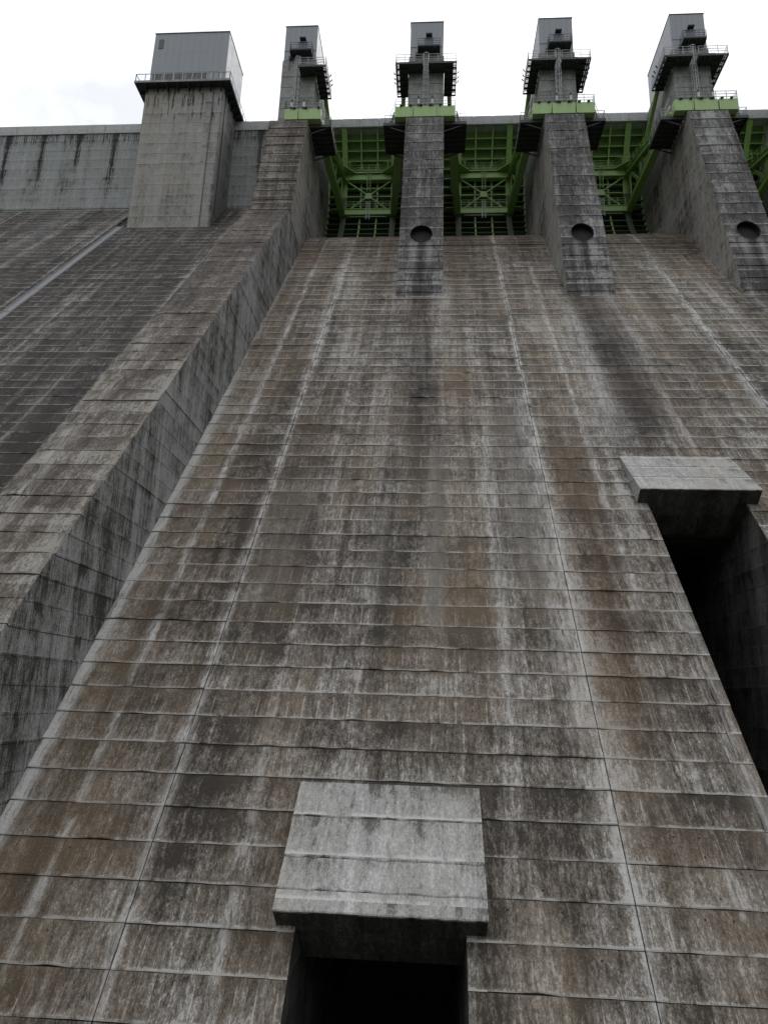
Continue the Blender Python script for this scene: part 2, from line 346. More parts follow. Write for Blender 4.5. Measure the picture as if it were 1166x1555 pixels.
# ---------------------------------------------------------------- setting: valley ground and unseen added hills
gm = MB(); N = 60; S = 3200.
import mathutils
def gz(x, y):
    base = -24.
    side = max(0, abs(x)-75)*.55
    back = max(0, -y-260)*.3*(1 if y < 0 else 0)  # unseen hillside added behind the camera to darken the frontal light
    hgt = min(side, 260+40*math.sin(x*.004+y*.003))+min(back, 190+40*math.sin(x*.006))
    if y > 20: hgt = min(side, 260)*.12
    nse = mathutils.noise.noise(Vector((x*.006, y*.006, 0)))*min(hgt*.3, 40)
    return base+max(hgt+nse, 0)
gx = [S*(abs(i/N)**2.2)*(1 if i >= 0 else -1) for i in range(-N, N+1)]
vs = [(x, y, gz(x, y)) for y in gx for x in gx]; w = 2*N+1
fs = [(j*w+i, j*w+i+1, (j+1)*w+i+1, (j+1)*w+i) for j in range(2*N) for i in range(2*N)]
fs1 = [f for f in fs if vs[f[0]][2] < -23]; fs2 = [f for f in fs if vs[f[0]][2] >= -23]
gm.add(vs, fs1, 0); o0 = len(gm.f); gm.f += fs2; gm.m += [1]*len(fs2)
tag(gm.build('ground', ['ground', 'forest'], smooth=True, fix=False), kind='structure')

# ---------------------------------------------------------------- lift panels on the sloping face
SL = math.sqrt(1+1/T**2)     # slope length per metre of height
nN = Vector((0, -T, 1)).normalized()
def face_pt(x, z, n, k=0.0):
    return Vector((x, (z-k)/T, z))+nN*n
def panel(name, x0, x1, z0, z1, mat, parent, k=0.0, lip=.06, seg=.8, off=0.0, gap=.02, rough=1.0):
    """one concrete lift: slightly proud and ragged along its foot"""
    n = max(2, int((x1-x0)/seg)); mb = MB(); rows = []
    for i in range(n+1):
        x = x0+gap+(x1-x0-2*gap)*i/n
        j = random.gauss(0, .008)*rough; l = lip+off+random.gauss(0, .012)*rough
        if random.random() < .06*rough: j += random.uniform(.02, .07); l -= .02
        rows.append([face_pt(x, z0+.004+j, -.14, k), face_pt(x, z0+.004+j, l-.015, k), face_pt(x, z0+.035+j, l, k),
                     face_pt(x, z0+.3*(z1-z0), off+lip*.45, k), face_pt(x, z1-.012, off-.005, k), face_pt(x, z1-.004, -.14, k)])
    vs = [p for r in rows for p in r]; fs = []
    for i in range(n):
        for a in range(5): fs.append((i*6+a, (i+1)*6+a, (i+1)*6+a+1, i*6+a+1))
    fs += [tuple(range(5,-1,-1)), tuple(n*6+a for a in range(6))]
    mb.add(vs, fs)
    return mb.build(name, mat, parent, fix=False)

dam = thing('spillway_dam', 'huge sloping spillway face of streaked brown and grey concrete lifts', 'dam', (0, 0, 0))
SLOT = {0: (0.03, -6.1), 1: (15.08, 10.3)}     # outlet centre x, top of its opening
SW = 2.5
def slot_cut(x0, x1, z0, z1):
    """column spans left beside the outlet slots"""
    out = [(x0, x1)]
    for cx, zt in SLOT.values():
        if (z0+z1)/2 < zt:
            nxt = []
            for a, b in out:
                if b <= cx-SW or a >= cx+SW: nxt.append((a, b)); continue
                if cx-SW-a > .3: nxt.append((a, cx-SW))
                if b-(cx+SW) > .3: nxt.append((cx+SW, b))
            out = nxt
    return out
cols = [(-12.93, -7.5), (-7.5, 7.5), (7.5, 22.5), (22.5, 37.5)]
ZTOP = 47.5
row0 = math.ceil((-12.5-Z0)/H); row1 = math.floor((ZTOP-Z0)/H)
for i in range(row0, row1):
    z0 = Z0+i*H; z1 = z0+H
    for ci, (a, b) in enumerate(cols):
        if ci == 3 and z0 < 8: continue
        for xa, xb in slot_cut(a, b, z0, z1):
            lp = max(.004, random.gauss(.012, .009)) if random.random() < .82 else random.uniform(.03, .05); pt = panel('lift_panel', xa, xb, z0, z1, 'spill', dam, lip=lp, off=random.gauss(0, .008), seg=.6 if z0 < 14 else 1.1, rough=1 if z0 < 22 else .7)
# backing behind the joints, with the outlet slots left open
bk = MB()
ztb = [(-26., None)]
def back_quad(x0, x1, z0, z1, n=-.13):
    if x1-x0 < .01: return
    bk.add([face_pt(x0, z0, n), face_pt(x1, z0, n), face_pt(x1, z1, n), face_pt(x0, z1, n)], [(0,1,2,3)])
zt0, zt1 = SLOT[0][1], SLOT[1][1]
c0, c1 = SLOT[0][0], SLOT[1][0]
back_quad(-13.5, 60, zt1, ZTOP+.6); 
back_quad(-13.5, c1-SW, zt0, zt1); back_quad(c1+SW, 60, zt0, zt1)
back_quad(-13.5, c0-SW, -26, zt0); back_quad(c0+SW, c1-SW, -26, zt0); back_quad(c1+SW, 60, -26, zt0)
bk.build('backing', 'backing', dam, fix=False)
# plain lower face, below the picture and out to the right
lf = MB()
zl = Z0+row0*H
for a, b in ((-12.93, c0-SW), (c0+SW, c1-SW), (c1+SW, 60)):
    lf.add([face_pt(a, -25, 0), face_pt(b, -25, 0), face_pt(b, zl, 0), face_pt(a, zl, 0)], [(0,1,2,3)])
lf.add([face_pt(22.5, zl, .01), face_pt(60, zl, .01), face_pt(60, 8.0, .01), face_pt(22.5, 8.0, .01)], [(0,1,2,3)])
lf.add([face_pt(37.5, 8., .01), face_pt(60, 8., .01), face_pt(60, ZTOP, .01), face_pt(37.5, ZTOP, .01)], [(0,1,2,3)])
lf.build('lower_face', 'spill', dam, fix=False)
# rounded overflow sill under each gate
zr = Z0+row1*H; yr = zr/T; RO = 25.; th = math.atan(T)
def ogee():
    pts = []
    cy_, cz_ = yr+RO*math.sin(th), zr-RO*math.cos(th)
    for i in range(12):
        a = th-(th-R(30))*i/11; pts.append((cy_-RO*math.sin(a), cz_+RO*math.cos(a)))
    y, z = pts[-1]
    for i in range(1, 7):
        a = R(30)*(1-i/6); pts.append((y+8*(math.sin(R(30))-math.sin(a)), z+8*(math.cos(a)-math.cos(R(30)))))
    return pts
og = ogee()
for bx in (-7.5, 7.5, 22.5, 37.5):
    mb = MB(); n = 10; m = len(og)
    vs = [(bx-5.43+10.86*i/n, y, z) for i in range(n+1) for y, z in og]
    vs = [(x, y+nN.y*.05, z+nN.z*.05) if (j % m) < 12 else (x, y, z) for j, (x, y, z) in enumerate(vs)]
    mb.add(vs, [(i*m+a, (i+1)*m+a, (i+1)*m+a+1, i*m+a+1) for i in range(n) for a in range(m-1)])
    mb.build('overflow_sill', 'spill', dam, smooth=True, fix=False)

# ---------------------------------------------------------------- outlet hoods and their channels
def outlet(cx, ztop, label, clabel, lifts):
    yt = ztop/T
    t = thing('outlet_hood', label, 'concrete hood', (cx, yt, ztop), 'hoods over the outlets')
    hy, hz = -3.655, -3.10                           # foot of the sloping roof, relative to its top edge
    dirn = Vector((0, hy, hz)); L = dirn.length; dirn.normalize()
    nrm = Vector((0, hz, -hy)).normalized()          # outward
    nrm = -nrm if nrm.z < 0 else nrm
    W = 3.06
    inn = Vector((0, .7809, -.6247))                 # into the dam, square to its face
    cuts = [0]+lifts+[1.0]
    for i, (a, b) in enumerate(zip(cuts, cuts[1:])):
        mb = MB(); n = 26; rows = []
        lipo = .0 if i == len(cuts)-2 else .035
        for q in range(n+1):
            x = -W+2*W*q/n; jt = 0; jb = random.gauss(0, .03) if b < 1 else random.gauss(0, .008)
            pa = dirn*(a*L+jt); pb = dirn*(b*L+jb)
            vx = Vector((x, 0, 0))
            o1 = nrm*(.01*i); o2 = nrm*(.01*i+lipo)
            rows.append([vx+pa+o1-nrm*(.05 if b == 1 else .25), vx+pa+o1, vx+pb-dirn*.04+o2, vx+pb+o2-nrm*.02, vx+pb-nrm*(.05 if b == 1 else .25)])
        vs = [p for r in rows for p in r]
        fs = [(q*5+k_, (q+1)*5+k_, (q+1)*5+k_+1, q*5+k_+1) for q in range(n) for k_ in range(4)]
        fs += [(0,1,2,3,4), tuple(n*5+k_ for k_ in (4,3,2,1,0))]
        mb.add(vs, fs); mb.build('roof_lift', 'hood', t)
    # body: cross-section below the roof
    ft = dirn*L; lp1 = ft+inn*.02
    lip_in = ft+inn*1.02
    sec = [(0-.02, 0-.03), (ft.y+.01, ft.z-.01), (lip_in.y, lip_in.z), (lip_in.y+1.4, lip_in.z+1.1)]
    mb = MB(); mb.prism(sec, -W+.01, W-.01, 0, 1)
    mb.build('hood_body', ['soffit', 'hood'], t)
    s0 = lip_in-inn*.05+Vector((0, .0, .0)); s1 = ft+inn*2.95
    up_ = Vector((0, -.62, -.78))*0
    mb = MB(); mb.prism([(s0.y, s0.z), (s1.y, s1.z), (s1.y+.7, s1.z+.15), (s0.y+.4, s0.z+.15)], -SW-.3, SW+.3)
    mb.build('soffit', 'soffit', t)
    # the channel cut into the dam
    c = thing('outlet_channel', clabel, 'outlet', (cx, yt, ztop), 'dark outlet channels')
    zf = ztop+s1.z; zb = -25.
    h2 = 2*H
    for sgn in (-1, 1):
        z = math.floor((zf+2.5-Z0)/h2)*h2+Z0
        while z > zb:
            za, zc = max(z-h2, zb), z
            ya, yc = za/T, zc/T
            xo = random.uniform(0, .02)
            mb = MB(); sec = [(ya-yt-.03, za-ztop+.012), (yc-yt-.03, zc-ztop-.012), (yc-yt+24, zc-ztop-.012), (ya-yt+24, za-ztop+.012)]
            mb.prism(sec, sgn*(SW-xo), sgn*(SW+.5), 1, 0)
            mb.build('channel_wall', ['channel_shade', 'spill'], c); z -= h2
    for sgn in (-1, 1):
        mb = MB(); zA, zB = zf+2.4, zb
        mb.prism([(zB/T-yt+.12, zB-ztop), (zA/T-yt+.12, zA-ztop), (zA/T-yt+26, zA-ztop), (zB/T-yt+26, zB-ztop)], sgn*(SW+.06), sgn*(SW+.9)); mb.build('channel_wall_core', 'backing', c)
    mb = MB(); mb.box((-SW-.5, s1.y+.4, s1.z-.05), (SW+.5, 19, s1.z+.6)); mb.build('channel_roof', 'channel_shade', c)
    mb = MB()
    ye, ze = zb/T-yt+13, zb-ztop
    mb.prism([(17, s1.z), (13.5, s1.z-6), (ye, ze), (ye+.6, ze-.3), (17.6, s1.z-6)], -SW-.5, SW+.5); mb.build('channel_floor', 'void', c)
    return t
outlet(c0, -2.85, 'pale grey concrete hood in ragged bands, lower centre of the spillway face', 'dark outlet opening under the lower centre hood', [.31, .63, .86])
outlet(c1, 13.95, 'pale concrete hood with a dark overhanging lip, higher up at the right', 'long black outlet slot running down below the right hood', [.36, .68])

# ---------------------------------------------------------------- left dam face and crest wall
ldam = thing('side_dam', 'dark brown sloping dam face left of the training wall', 'dam', (-40, 20, 20))
LX = [(-22.4, -17.2), (-36.0, -22.4), (-51.3, -36.95), (-66.3, -51.3)]
def lpanel(*a, **kw):
    o = panel(*a, **kw); o.location = (40, -20, -20); return o
for i in range(math.floor((4-Z0)/H), math.ceil((60.3-Z0)/H)):
    z0 = Z0+i*H; z1 = min(z0+H, 60.4)
    for ci, (a, b) in enumerate(LX):
        if (ci == 1 and z0 < 8) or (ci == 2 and z0 < 20) or (ci == 3 and z0 < 38): continue
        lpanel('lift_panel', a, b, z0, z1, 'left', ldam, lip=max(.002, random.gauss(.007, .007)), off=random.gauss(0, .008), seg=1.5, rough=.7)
mb = MB(); mb.add([face_pt(-120, -25, -.12), face_pt(-17, -25, -.12), face_pt(-17, 60.6, -.12), face_pt(-120, 60.6, -.12)], [(0,1,2,3)])
o = mb.build('backing', 'backing', ldam, fix=False); o.location = (40, -20, -20)
mb = MB(); mb.add([face_pt(-120, -25, -.02), face_pt(-66.4, -25, -.02), face_pt(-66.4, 60.4, -.02), face_pt(-120, 60.4, -.02)], [(0,1,2,3)])
o = mb.build('outer_face', 'left', ldam, fix=False); o.location = (40, -20, -20)
# pale drain channel running down the face
dc = thing('drain_channel', 'narrow pale grey drain channel running diagonally down the left dam face', 'drain', (-36.45, 34, 42.5))
prof = [(-36.93, -.1), (-36.93, .02), (-36.85, .06), (-36.78, -.06), (-36.1, -.06), (-36.03, .06), (-35.96, .02), (-35.96, -.1)]; n = len(prof)
zt_ = 53.9
while zt_ > 20:
    zb_ = zt_-1.55; mb = MB(); e = random.uniform(-.012, .012)
    pl = [face_pt(x, zb_+.012, n_+e) for x, n_ in prof]+[face_pt(x, zt_-.012, n_+e) for x, n_ in prof]
    mb.add(pl, [(i, i+1, n+i+1, n+i) for i in range(n-1)]+[tuple(range(n)), tuple(range(2*n-1, n-1, -1))])
    o = mb.build('channel_length', 'gutter', dc); o.location = (36.45, -34, -42.5); zt_ = zb_

YC = 47.9
cw = thing('crest_wall', 'pale grey crest wall with black stains, left of the gates', 'wall', (-45, YC, 60))
segs = [(-66.3, -51.3), (-51.3, -36.4), (-36.4, -22.15), (-22.15, -17.0)]
for a, b in segs:
    zs = [60.2+1.5*i for i in range(8)]+[72.05]
    for z0, z1 in zip(zs, zs[1:]):
        f = random.uniform(-.012, .012)
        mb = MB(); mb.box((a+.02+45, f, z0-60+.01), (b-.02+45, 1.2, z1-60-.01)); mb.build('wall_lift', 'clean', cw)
mb = MB(); mb.box((-120+45, .06, -1), (-17.0+45, 4, 11.9)); mb.build('wall_core', 'clean', cw)

# ---------------------------------------------------------------- crest parapet and bridge deck
pp = thing('crest_parapet', 'pale grey parapet running along the top of the whole dam', 'parapet', (0, YC-.12, 72.0))
x = -65.; 
pmesh = None
while x < 60:
    if pmesh is None:
        mb = MB(); mb.prism([(0, .03), (0, 1.25), (.03, 1.31), (.3, 1.31), (.3, .03)], .03, 2.42); o = mb.build('parapet_panel', 'parapet', pp); pmesh = o.data; o.location.x = x
    else:
        o = bpy.data.objects.new('parapet_panel', pmesh); COL.objects.link(o); o.parent = pp; o.location.x = x
    o.location.y = random.uniform(-.01, .01); o.location.z = random.uniform(-.012, .012)
    x += 2.45
mb = MB(); mb.box((-66, .06, 0), (61, .28, 1.2)); mb.box((-120, -.02, -.12), (61, .4, .02)) if False else mb.box((-120, .0, -.1), (-17.1, .4, .02)); mb.build('parapet_core', 'parapet', pp)
mb = MB(); mb.box((-16, .45, .0), (61, 7, .25)); mb.build('bridge_deck', 'parapet', pp)

# ---------------------------------------------------------------- piers
def yfront(z): return 27.55+(z-34.44)/3.4
PW = 2.07; ZP = 61.45; YS = 38.4
def lift_block(name, z0, z1, y_front, parent, mats, xw=PW, yback=56., off=(0, 0, 0), lipj=.012, hole=None):
    """one storey-high pour of a pier: battered front with a ragged foot, flat sides"""
    mb = MB(); ox, oy, oz = off; n = 8
    dx = random.uniform(-.012, .012); dy = random.uniform(-.015, .015)
    ya, yb = y_front(z0)+dy, y_front(z1)+dy
    rows = []
    for i in range(n+1):
        x = -xw+2*xw*i/n+(dx if i in (0, n) else 0)*(-1 if i == 0 else 1)
        j = random.gauss(0, lipj); l = .018+random.gauss(0, .006)
        if i in (0, n): j = 0
        rows.append([(x, ya+.2, z0+.008), (x, ya-l+.02, z0+.008+abs(j)), (x, ya-l, z0+.04+abs(j)), (x, yb, z1-.03), (x, yb+.03, z1-.008), (x, yb+.2, z1-.008)])
    vs = [(a+ox, b+oy, c+oz) for r in rows for a, b, c in r]
    fs = [(i*6+a, (i+1)*6+a, (i+1)*6+a+1, i*6+a+1) for i in range(n) for a in range(5) if not (hole and a == 2)]
    mb.add(vs, fs, 0)
    if hole:
        # square field with a round opening in the front
        hz, hr, depth = hole; zc0, zc1 = rows[0][2][2], rows[0][3][2]
        yf = lambda z: ya-.03+(yb-ya+.03)*(z-zc0)/(zc1-zc0)
        K = 48; ring, edge = [], []
        for q in range(K):
            a = 2*math.pi*(q+.5)/K; ca, sa = math.cos(a), math.sin(a)
            ring.append((hr*ca, yf(hz+hr*1.15*sa), hz+hr*1.15*sa))
            s = min(xw/abs(ca) if abs(ca) > 1e-6 else 1e9, ((zc1-hz) if sa > 0 else (hz-zc0))/abs(sa) if abs(sa) > 1e-6 else 1e9)
            edge.append((s*ca, yf(hz+s*sa), hz+s*sa))
        vs = [(a+ox, b+oy, c+oz) for a, b, c in edge+ring]
        fs = [(q, (q+1) % K, K+(q+1) % K, K+q) for q in range(K)]
        mb.add(vs, fs, 0)
        cor = [(sx*xw, yf(zz), zz) for sx, zz in ((1, zc1), (-1, zc1), (-1, zc0), (1, zc0))]
        for (X, Y, Zc) in cor:
            best = sorted(range(K), key=lambda q: (edge[q][0]-X)**2+(edge[q][2]-Zc)**2)[:2]
            mb.add([(X+ox, Y+oy, Zc+oz)]+[(edge[q][0]+ox, edge[q][1]+oy, edge[q][2]+oz) for q in best], [(0,1,2)], 0)
        rim = [(1.0, -.0), (1.04, -.05), (1.1, -.05), (1.1, .02)]
        tub = [(a, b+depth, c) for a, b, c in ring]
        vs = [(a+ox, b+oy, c+oz) for a, b, c in ring+tub]
        mb.add(vs, [(q, (q+1) % K, K+(q+1) % K, K+q) for q in range(K)]+[tuple(K+q for q in range(K))], 2)
    # sides, back
    for sx in (-1, 1):
        X = sx*(xw+dx)
        vs = [(X+ox, ya+.2+oy, z0+.008+oz), (X+ox, yback+oy, z0+.008+oz), (X+ox, yback+oy, z1-.008+oz), (X+ox, yb+.2+oy, z1-.008+oz), (X+ox, yb+.03+oy, z1-.008+oz), (X+ox, yb+oy, z1-.03+oz), (X+ox, ya-.03+oy, z0+.04+oz), (X+ox, ya-.01+oy, z0+.008+oz)]
        mb.add(vs, [tuple(range(8))] if sx > 0 else [tuple(range(7,-1,-1))], 1)
    mb.add([(-xw+ox, yb+.1+oy, z1-.008+oz), (xw+ox, yb+.1+oy, z1-.008+oz), (xw+ox, yback+oy, z1-.008+oz), (-xw+ox, yback+oy, z1-.008+oz)], [(0,1,2,3)], 1)
    mb.add([(-xw+ox, yback+oy, z0+oz), (xw+ox, yback+oy, z0+oz), (xw+ox, yback+oy, z1+oz), (-xw+ox, yback+oy, z1+oz)], [(0,1,2,3)], 1)
    return mb.build(name, mats, parent, fix=False)

def make_pier(idx, x):
    lab = ['', 'tall grey pier with a round hole, nearest the picture centre', 'tall grey pier with a round hole, between the second and third gates',
           'tall grey pier with a round hole and dark stain, at the right edge', 'pier just visible at the far right edge behind the fourth gate'][idx]
    t = thing('pier', lab, 'pier', (x, 30, 34), 'piers between the gates')
    O = (0, -30, -34)
    zs = [ZP-1.5*i for i in range(0, 20)]
    zs = zs[:12]+[41.1-.0]+[z for z in zs if z < 40.4] if False else zs
    # lifts are 1.5 m; the one with the round opening is taller
    top = [ZP-1.5*i for i in range(0, 12)]          # 61.45 .. 44.95
    low = [41.0-1.5*i for i in range(0, 6)]        # 40.95 .. 33.45
    hole = idx in (1, 2, 3)
    bands = [(b, a) for a, b in zip(top, top[1:])]+[(41.0, 44.95)]+[(b, a) for a, b in zip(low, low[1:])]
    for a, b in bands:
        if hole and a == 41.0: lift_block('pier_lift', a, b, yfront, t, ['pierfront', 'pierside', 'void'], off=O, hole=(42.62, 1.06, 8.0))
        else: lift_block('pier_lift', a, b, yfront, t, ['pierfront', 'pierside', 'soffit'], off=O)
    if hole:
        mb = MB(); K = 40
        for q in range(K):
            a0, a1 = 2*math.pi*q/K, 2*math.pi*(q+1)/K
            P = lambda a, r, e: (r*math.cos(a), yfront(42.62+1.15*r*math.sin(a))-30+e, 42.62-34+1.15*r*math.sin(a))
            mb.add([P(a0,1.05,.05), P(a1,1.05,.05), P(a1,1.05,-.05), P(a0,1.05,-.05), P(a0,1.1,-.05), P(a1,1.1,-.05), P(a1,1.1,.02), P(a0,1.1,.02)], [(0,1,2,3),(3,2,5,4),(4,5,6,7)])
        mb.build('hole_rim', 'pierfront', t)
        mb = MB(); yv = yfront(42.0)+1.0-30
        for q in range(-6, 7): mb.bar((q*.15, yv, 41.55-34), (q*.15, yv, 42.5-34), .035)
        for zz in (41.95, 42.5): mb.bar((-1.05, yv, zz-34), (1.05, yv, zz-34), .05)
        mb.build('grille', 'rail_dark', t)
    mb = MB(); mb.prism([(28.2-30, 33.6-34), (35.6-30, ZP-.05-34), (55.8-30, ZP-.05-34), (55.8-30, 33.6-34)], -PW+.06, PW-.06); mb.build('pier_core', 'backing', t)
    # hoist shaft above
    zs = [ZP+1.5*i for i in range(8)]+[72.87]
    for a, b in zip(zs, zs[1:]):
        if b-a < .3: continue
        lift_block('shaft_lift', a, b, lambda z: YS, t, ['shaft', 'shaft'], xw=2.04, off=O, lipj=.004)
    return t
PX = [-15, 0, 15, 30, 45]
for i in (1, 2, 3, 4): make_pier(i, PX[i])

# pier carrying the long training wall
tw = thing('training_wall', 'long sloping concrete wall with stained sides, bounding the spillway on the left', 'wall', (-15, 20, 30))
KW = 8.1; O = (0, -20, -30)
def wall_lift(z0, z1):
    mb = MB(); n = 7; dx = random.uniform(-.015, .015); dn = random.gauss(0, .012); rows = []
    yk = lambda z, n_: ((z-KW)/T+nN.y*n_, z+nN.z*n_)
    lip = max(.0, random.gauss(.012, .012))
    for i in range(n+1):
        x = -PW+2*PW*i/n+(0 if 0 < i < n else dx*(1 if i else -1)); j = abs(random.gauss(0, .02))
        if i in (0, n): j = random.uniform(0, .014)
        l = lip+dn+random.gauss(0, .01)-(random.uniform(0, .04) if i in (0, n) else 0)
        pr = [yk(z0+.006+j, -.15), yk(z0+.006+j, l-.01), yk(z0+.05+j, l), yk(z1-.02, dn), yk(z1-.006, -.15)]
        rows.append([(x, y, z) for y, z in pr])
    vs = [(a, b-20, c-30) for r in rows for a, b, c in r]
    mb.add(vs, [(i*5+a, (i+1)*5+a, (i+1)*5+a+1, i*5+a+1) for i in range(n) for a in range(4)], 0)
    for sx, r in ((-1, rows[0]), (1, rows[-1])):
        X = r[0][0]; yb0, yb1 = z0/T+1.5, z1/T+1.5
        pl = [(X, b-20, c-30) for a, b, c in r]+[(X, yb1-20, r[4][2]-30), (X, yb0-20, r[0][2]-30)]
        f = tuple(range(7)) if sx > 0 else tuple(range(6,-1,-1))
        mb.add(pl, [f], 1)
    return mb.build('wall_lift', ['wallfront', 'wallside'], tw, fix=False)
zk = 45.6
i = math.ceil((-12-Z0)/H)
while True:
    z0 = Z0+i*H; z1 = z0+H; i += 1
    if z0 > zk-.3: break
    wall_lift(z0, min(z1, zk) if z1 < zk+.5 else zk)
mb = MB(); yk = lambda z: (z-KW)/T
mb.prism([(yk(-25)+.1-20, -25-30), (yk(45.5)+.1-20, 45.5-30), (45.5/T+1-20, 45.5-30), (-25/T+1-20, -25-30)], -PW+.06, PW-.06); mb.build('wall_core', 'backing', tw)
mb = MB(); mb.prism([(yk(-25)-20, -25-30), (yk(-11.6)-20, -11.6-30), (-11.6/T+1-20, -11.6-30), (-25/T+1-20, -25-30)], -PW, PW, 0, 1); mb.build('wall_foot', ['wallfront', 'wallside'], tw)
zs = [ZP-1.5*i for i in range(0, 11)]+[zk]
for b, a in zip(zs, zs[1:]):
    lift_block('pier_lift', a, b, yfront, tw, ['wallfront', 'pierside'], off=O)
mb = MB(); mb.prism([(yfront(zk)+.15-20, zk-30), (yfront(ZP)+.15-20, ZP-.05-30), (55.8-20, ZP-.05-30), (55.8-20, 38-30), (32-20, 38-30)], -PW+.06, PW-.06); mb.build('pier_core', 'backing', tw)
zs = [ZP+1.5*i for i in range(8)]+[72.87]
for a, b in zip(zs, zs[1:]):
    if b-a > .3: lift_block('shaft_lift', a, b, lambda z: YS, tw, ['shaft', 'shaft'], xw=2.04, off=O, lipj=.004)

# ---------------------------------------------------------------- radial gates
TY, TZ, RH = 38.5, 63.5, 13.6
def arc(a, r=RH): return (TY+r*math.cos(R(a)), TZ+r*math.sin(R(a)))
GO = Vector((0, 50, 57))
def gv(x, y, z): return Vector((x, y, z))-GO
def make_gate():
    t = thing('radial_gate', '', 'sluice gate', tuple(GO), 'green sluice gates')
    HW = 5.38
    def shell(mb, x0, x1, r0, r1, a0, a1, n=24):
        vs = []
        for i in range(n+1):
            a = a0+(a1-a0)*i/n
            for x, r in ((x0, r0), (x1, r0), (x1, r1), (x0, r1)):
                y, z = arc(a, r); vs.append(gv(x, y, z))
        fs = [(i*4+k, (i+1)*4+k, (i+1)*4+(k+1) % 4, i*4+(k+1) % 4) for i in range(n) for k in range(4)]+[(3,2,1,0), tuple(n*4+k for k in range(4))]
        return mb.add(vs, fs)
    A0, A1 = -34, 45.0
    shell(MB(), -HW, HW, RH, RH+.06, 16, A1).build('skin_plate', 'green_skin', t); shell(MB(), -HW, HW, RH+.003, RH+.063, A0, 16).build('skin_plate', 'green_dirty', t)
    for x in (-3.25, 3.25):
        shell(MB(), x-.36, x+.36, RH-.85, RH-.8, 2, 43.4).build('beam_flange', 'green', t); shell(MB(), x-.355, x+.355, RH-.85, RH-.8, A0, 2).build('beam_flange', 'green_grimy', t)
        shell(MB(), x-.03, x+.03, RH-.8, RH, A0, 43.4).build('beam_web', 'green', t)
    for x in (-1.08, 1.08): shell(MB(), x-.1, x+.1, RH-.62, RH-.02, A0, 43.6).build('vertical_rib', 'green', t)
    for x in (-HW+.08, HW-.08): shell(MB(), x-.07, x+.07, RH-.5, RH-.02, A0, 43.6).build('edge_rib', 'green', t)
    for a in (43.8, 35.2, 29.8, 24.4, 19, 13.6, 8.4, 3.2, -2, -7.2, -12.4, -17.6, -22.8, -28):
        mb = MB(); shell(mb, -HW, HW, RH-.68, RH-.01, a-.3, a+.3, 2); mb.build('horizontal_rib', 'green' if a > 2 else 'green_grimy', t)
    LA, UA, TL = -10.5, 13.5, .93
    def armpt(s, ang, f):      # along an arm, s = -1/1, f = 0 trunnion .. 1 skin
        xx = s*(4.72+(3.25-4.72)*f); y, z = TY+RH*f*math.cos(R(ang)), TZ+RH*f*math.sin(R(ang))
        return gv(xx, y, z)
    for s in (-1, 1):
        mb = MB(); mb.bar(armpt(s, LA, .03), armpt(s, LA, .945), .74, .62); a = mb.build('lower_arm', 'green', t)
        mb = MB(); mb.bar(armpt(s, LA, .03)+Vector((0,0,.34)), armpt(s, LA, .945)+Vector((0,0,.34)), .86, .06); mb.bar(armpt(s, LA, .03)-Vector((0,0,.34)), armpt(s, LA, .945)-Vector((0,0,.34)), .86, .06); mb.build('flange', 'green', a)
        mb = MB(); mb.bar(armpt(s, UA, .03), armpt(s, UA, .945), .5, .6); a = mb.build('upper_arm', 'green', t)
        mb = MB(); mb.bar(armpt(s, UA, .03)+Vector((0,0,.33)), armpt(s, UA, .945)+Vector((0,0,.33)), .74, .06); mb.bar(armpt(s, UA, .03)-Vector((0,0,.33)), armpt(s, UA, .945)-Vector((0,0,.33)), .74, .06); mb.build('flange', 'green', a)
        for f in (.42, .62, .86):
            mb = MB(); mb.bar(armpt(s, LA, f), armpt(s, UA, f), .12, .62, (0,1,0)); mb.build('arm_post', 'green', t)
        for f0, f1 in ((.42, .62), (.62, .86)):
            mb = MB(); mb.bar(armpt(s, UA, f1), armpt(s, LA, f0), .12, .4, (0,1,0)); mb.build('arm_diagonal', 'green', t)
        mb = MB(); mb.tube(gv(s*5.4, TY, TZ), gv(s*4.2, TY, TZ), .62, 14); mb.tube(gv(s*5.42, TY, TZ), gv(s*5.0, TY, TZ), .85, 14); mb.build('trunnion', 'green', t)
        # handrail along the upper arm
        mb = MB(); rail(mb, [armpt(s, UA, .3)+Vector((-s*.3,0,.4)), armpt(s, UA, .86)+Vector((-s*.3,0,.4))], 1.0, 1.1, .026); mb.build('arm_handrail', 'green', t)
        # hoist cylinder from the pier platform down to the gate
        mb = MB(); q0 = gv(s*4.78, 41.2, 70.9); q1 = armpt(s, 2, .88)+Vector((s*.75, 0, 0)); qm = q0.lerp(q1, .62)
        mb.tube(q0, qm, .27, 12); mb.tube(qm, qm+(q1-qm).normalized()*.3, .33, 12); hc = mb.build('hoist_cylinder', 'green', t)
        mb = MB(); mb.tube(qm, q1, .12, 10); mb.build('piston_rod', 'rail', hc)
    # cross girders with walkways
    pl, pr = armpt(-1, LA, TL), armpt(1, LA, TL)
    mb = MB(); mb.bar(pl, pr, .8, .75); mb.build('lower_girder', 'green', t)
    mb = MB(); mb.bar(pl+Vector((-1.6,0,.42)), pr+Vector((1.6,0,.42)), 1.0, .08); mb.build('lower_walkway', 'green', t)
    yb_ = Vector((0,-.48,.45)); mb = MB(); rail(mb, [pl+yb_+Vector((.45,0,0)), pr+yb_-Vector((.45,0,0))], 1.05, .95, .024); mb.build('handrail', 'green', t)
    ul, ur = armpt(-1, UA, TL), armpt(1, UA, TL)
    mb = MB(); mb.bar(ul, ur, .75, .8); mb.build('upper_girder', 'green', t)
    # upper walkway with cut corners
    cz = ul.z+.46; y0 = ul.y
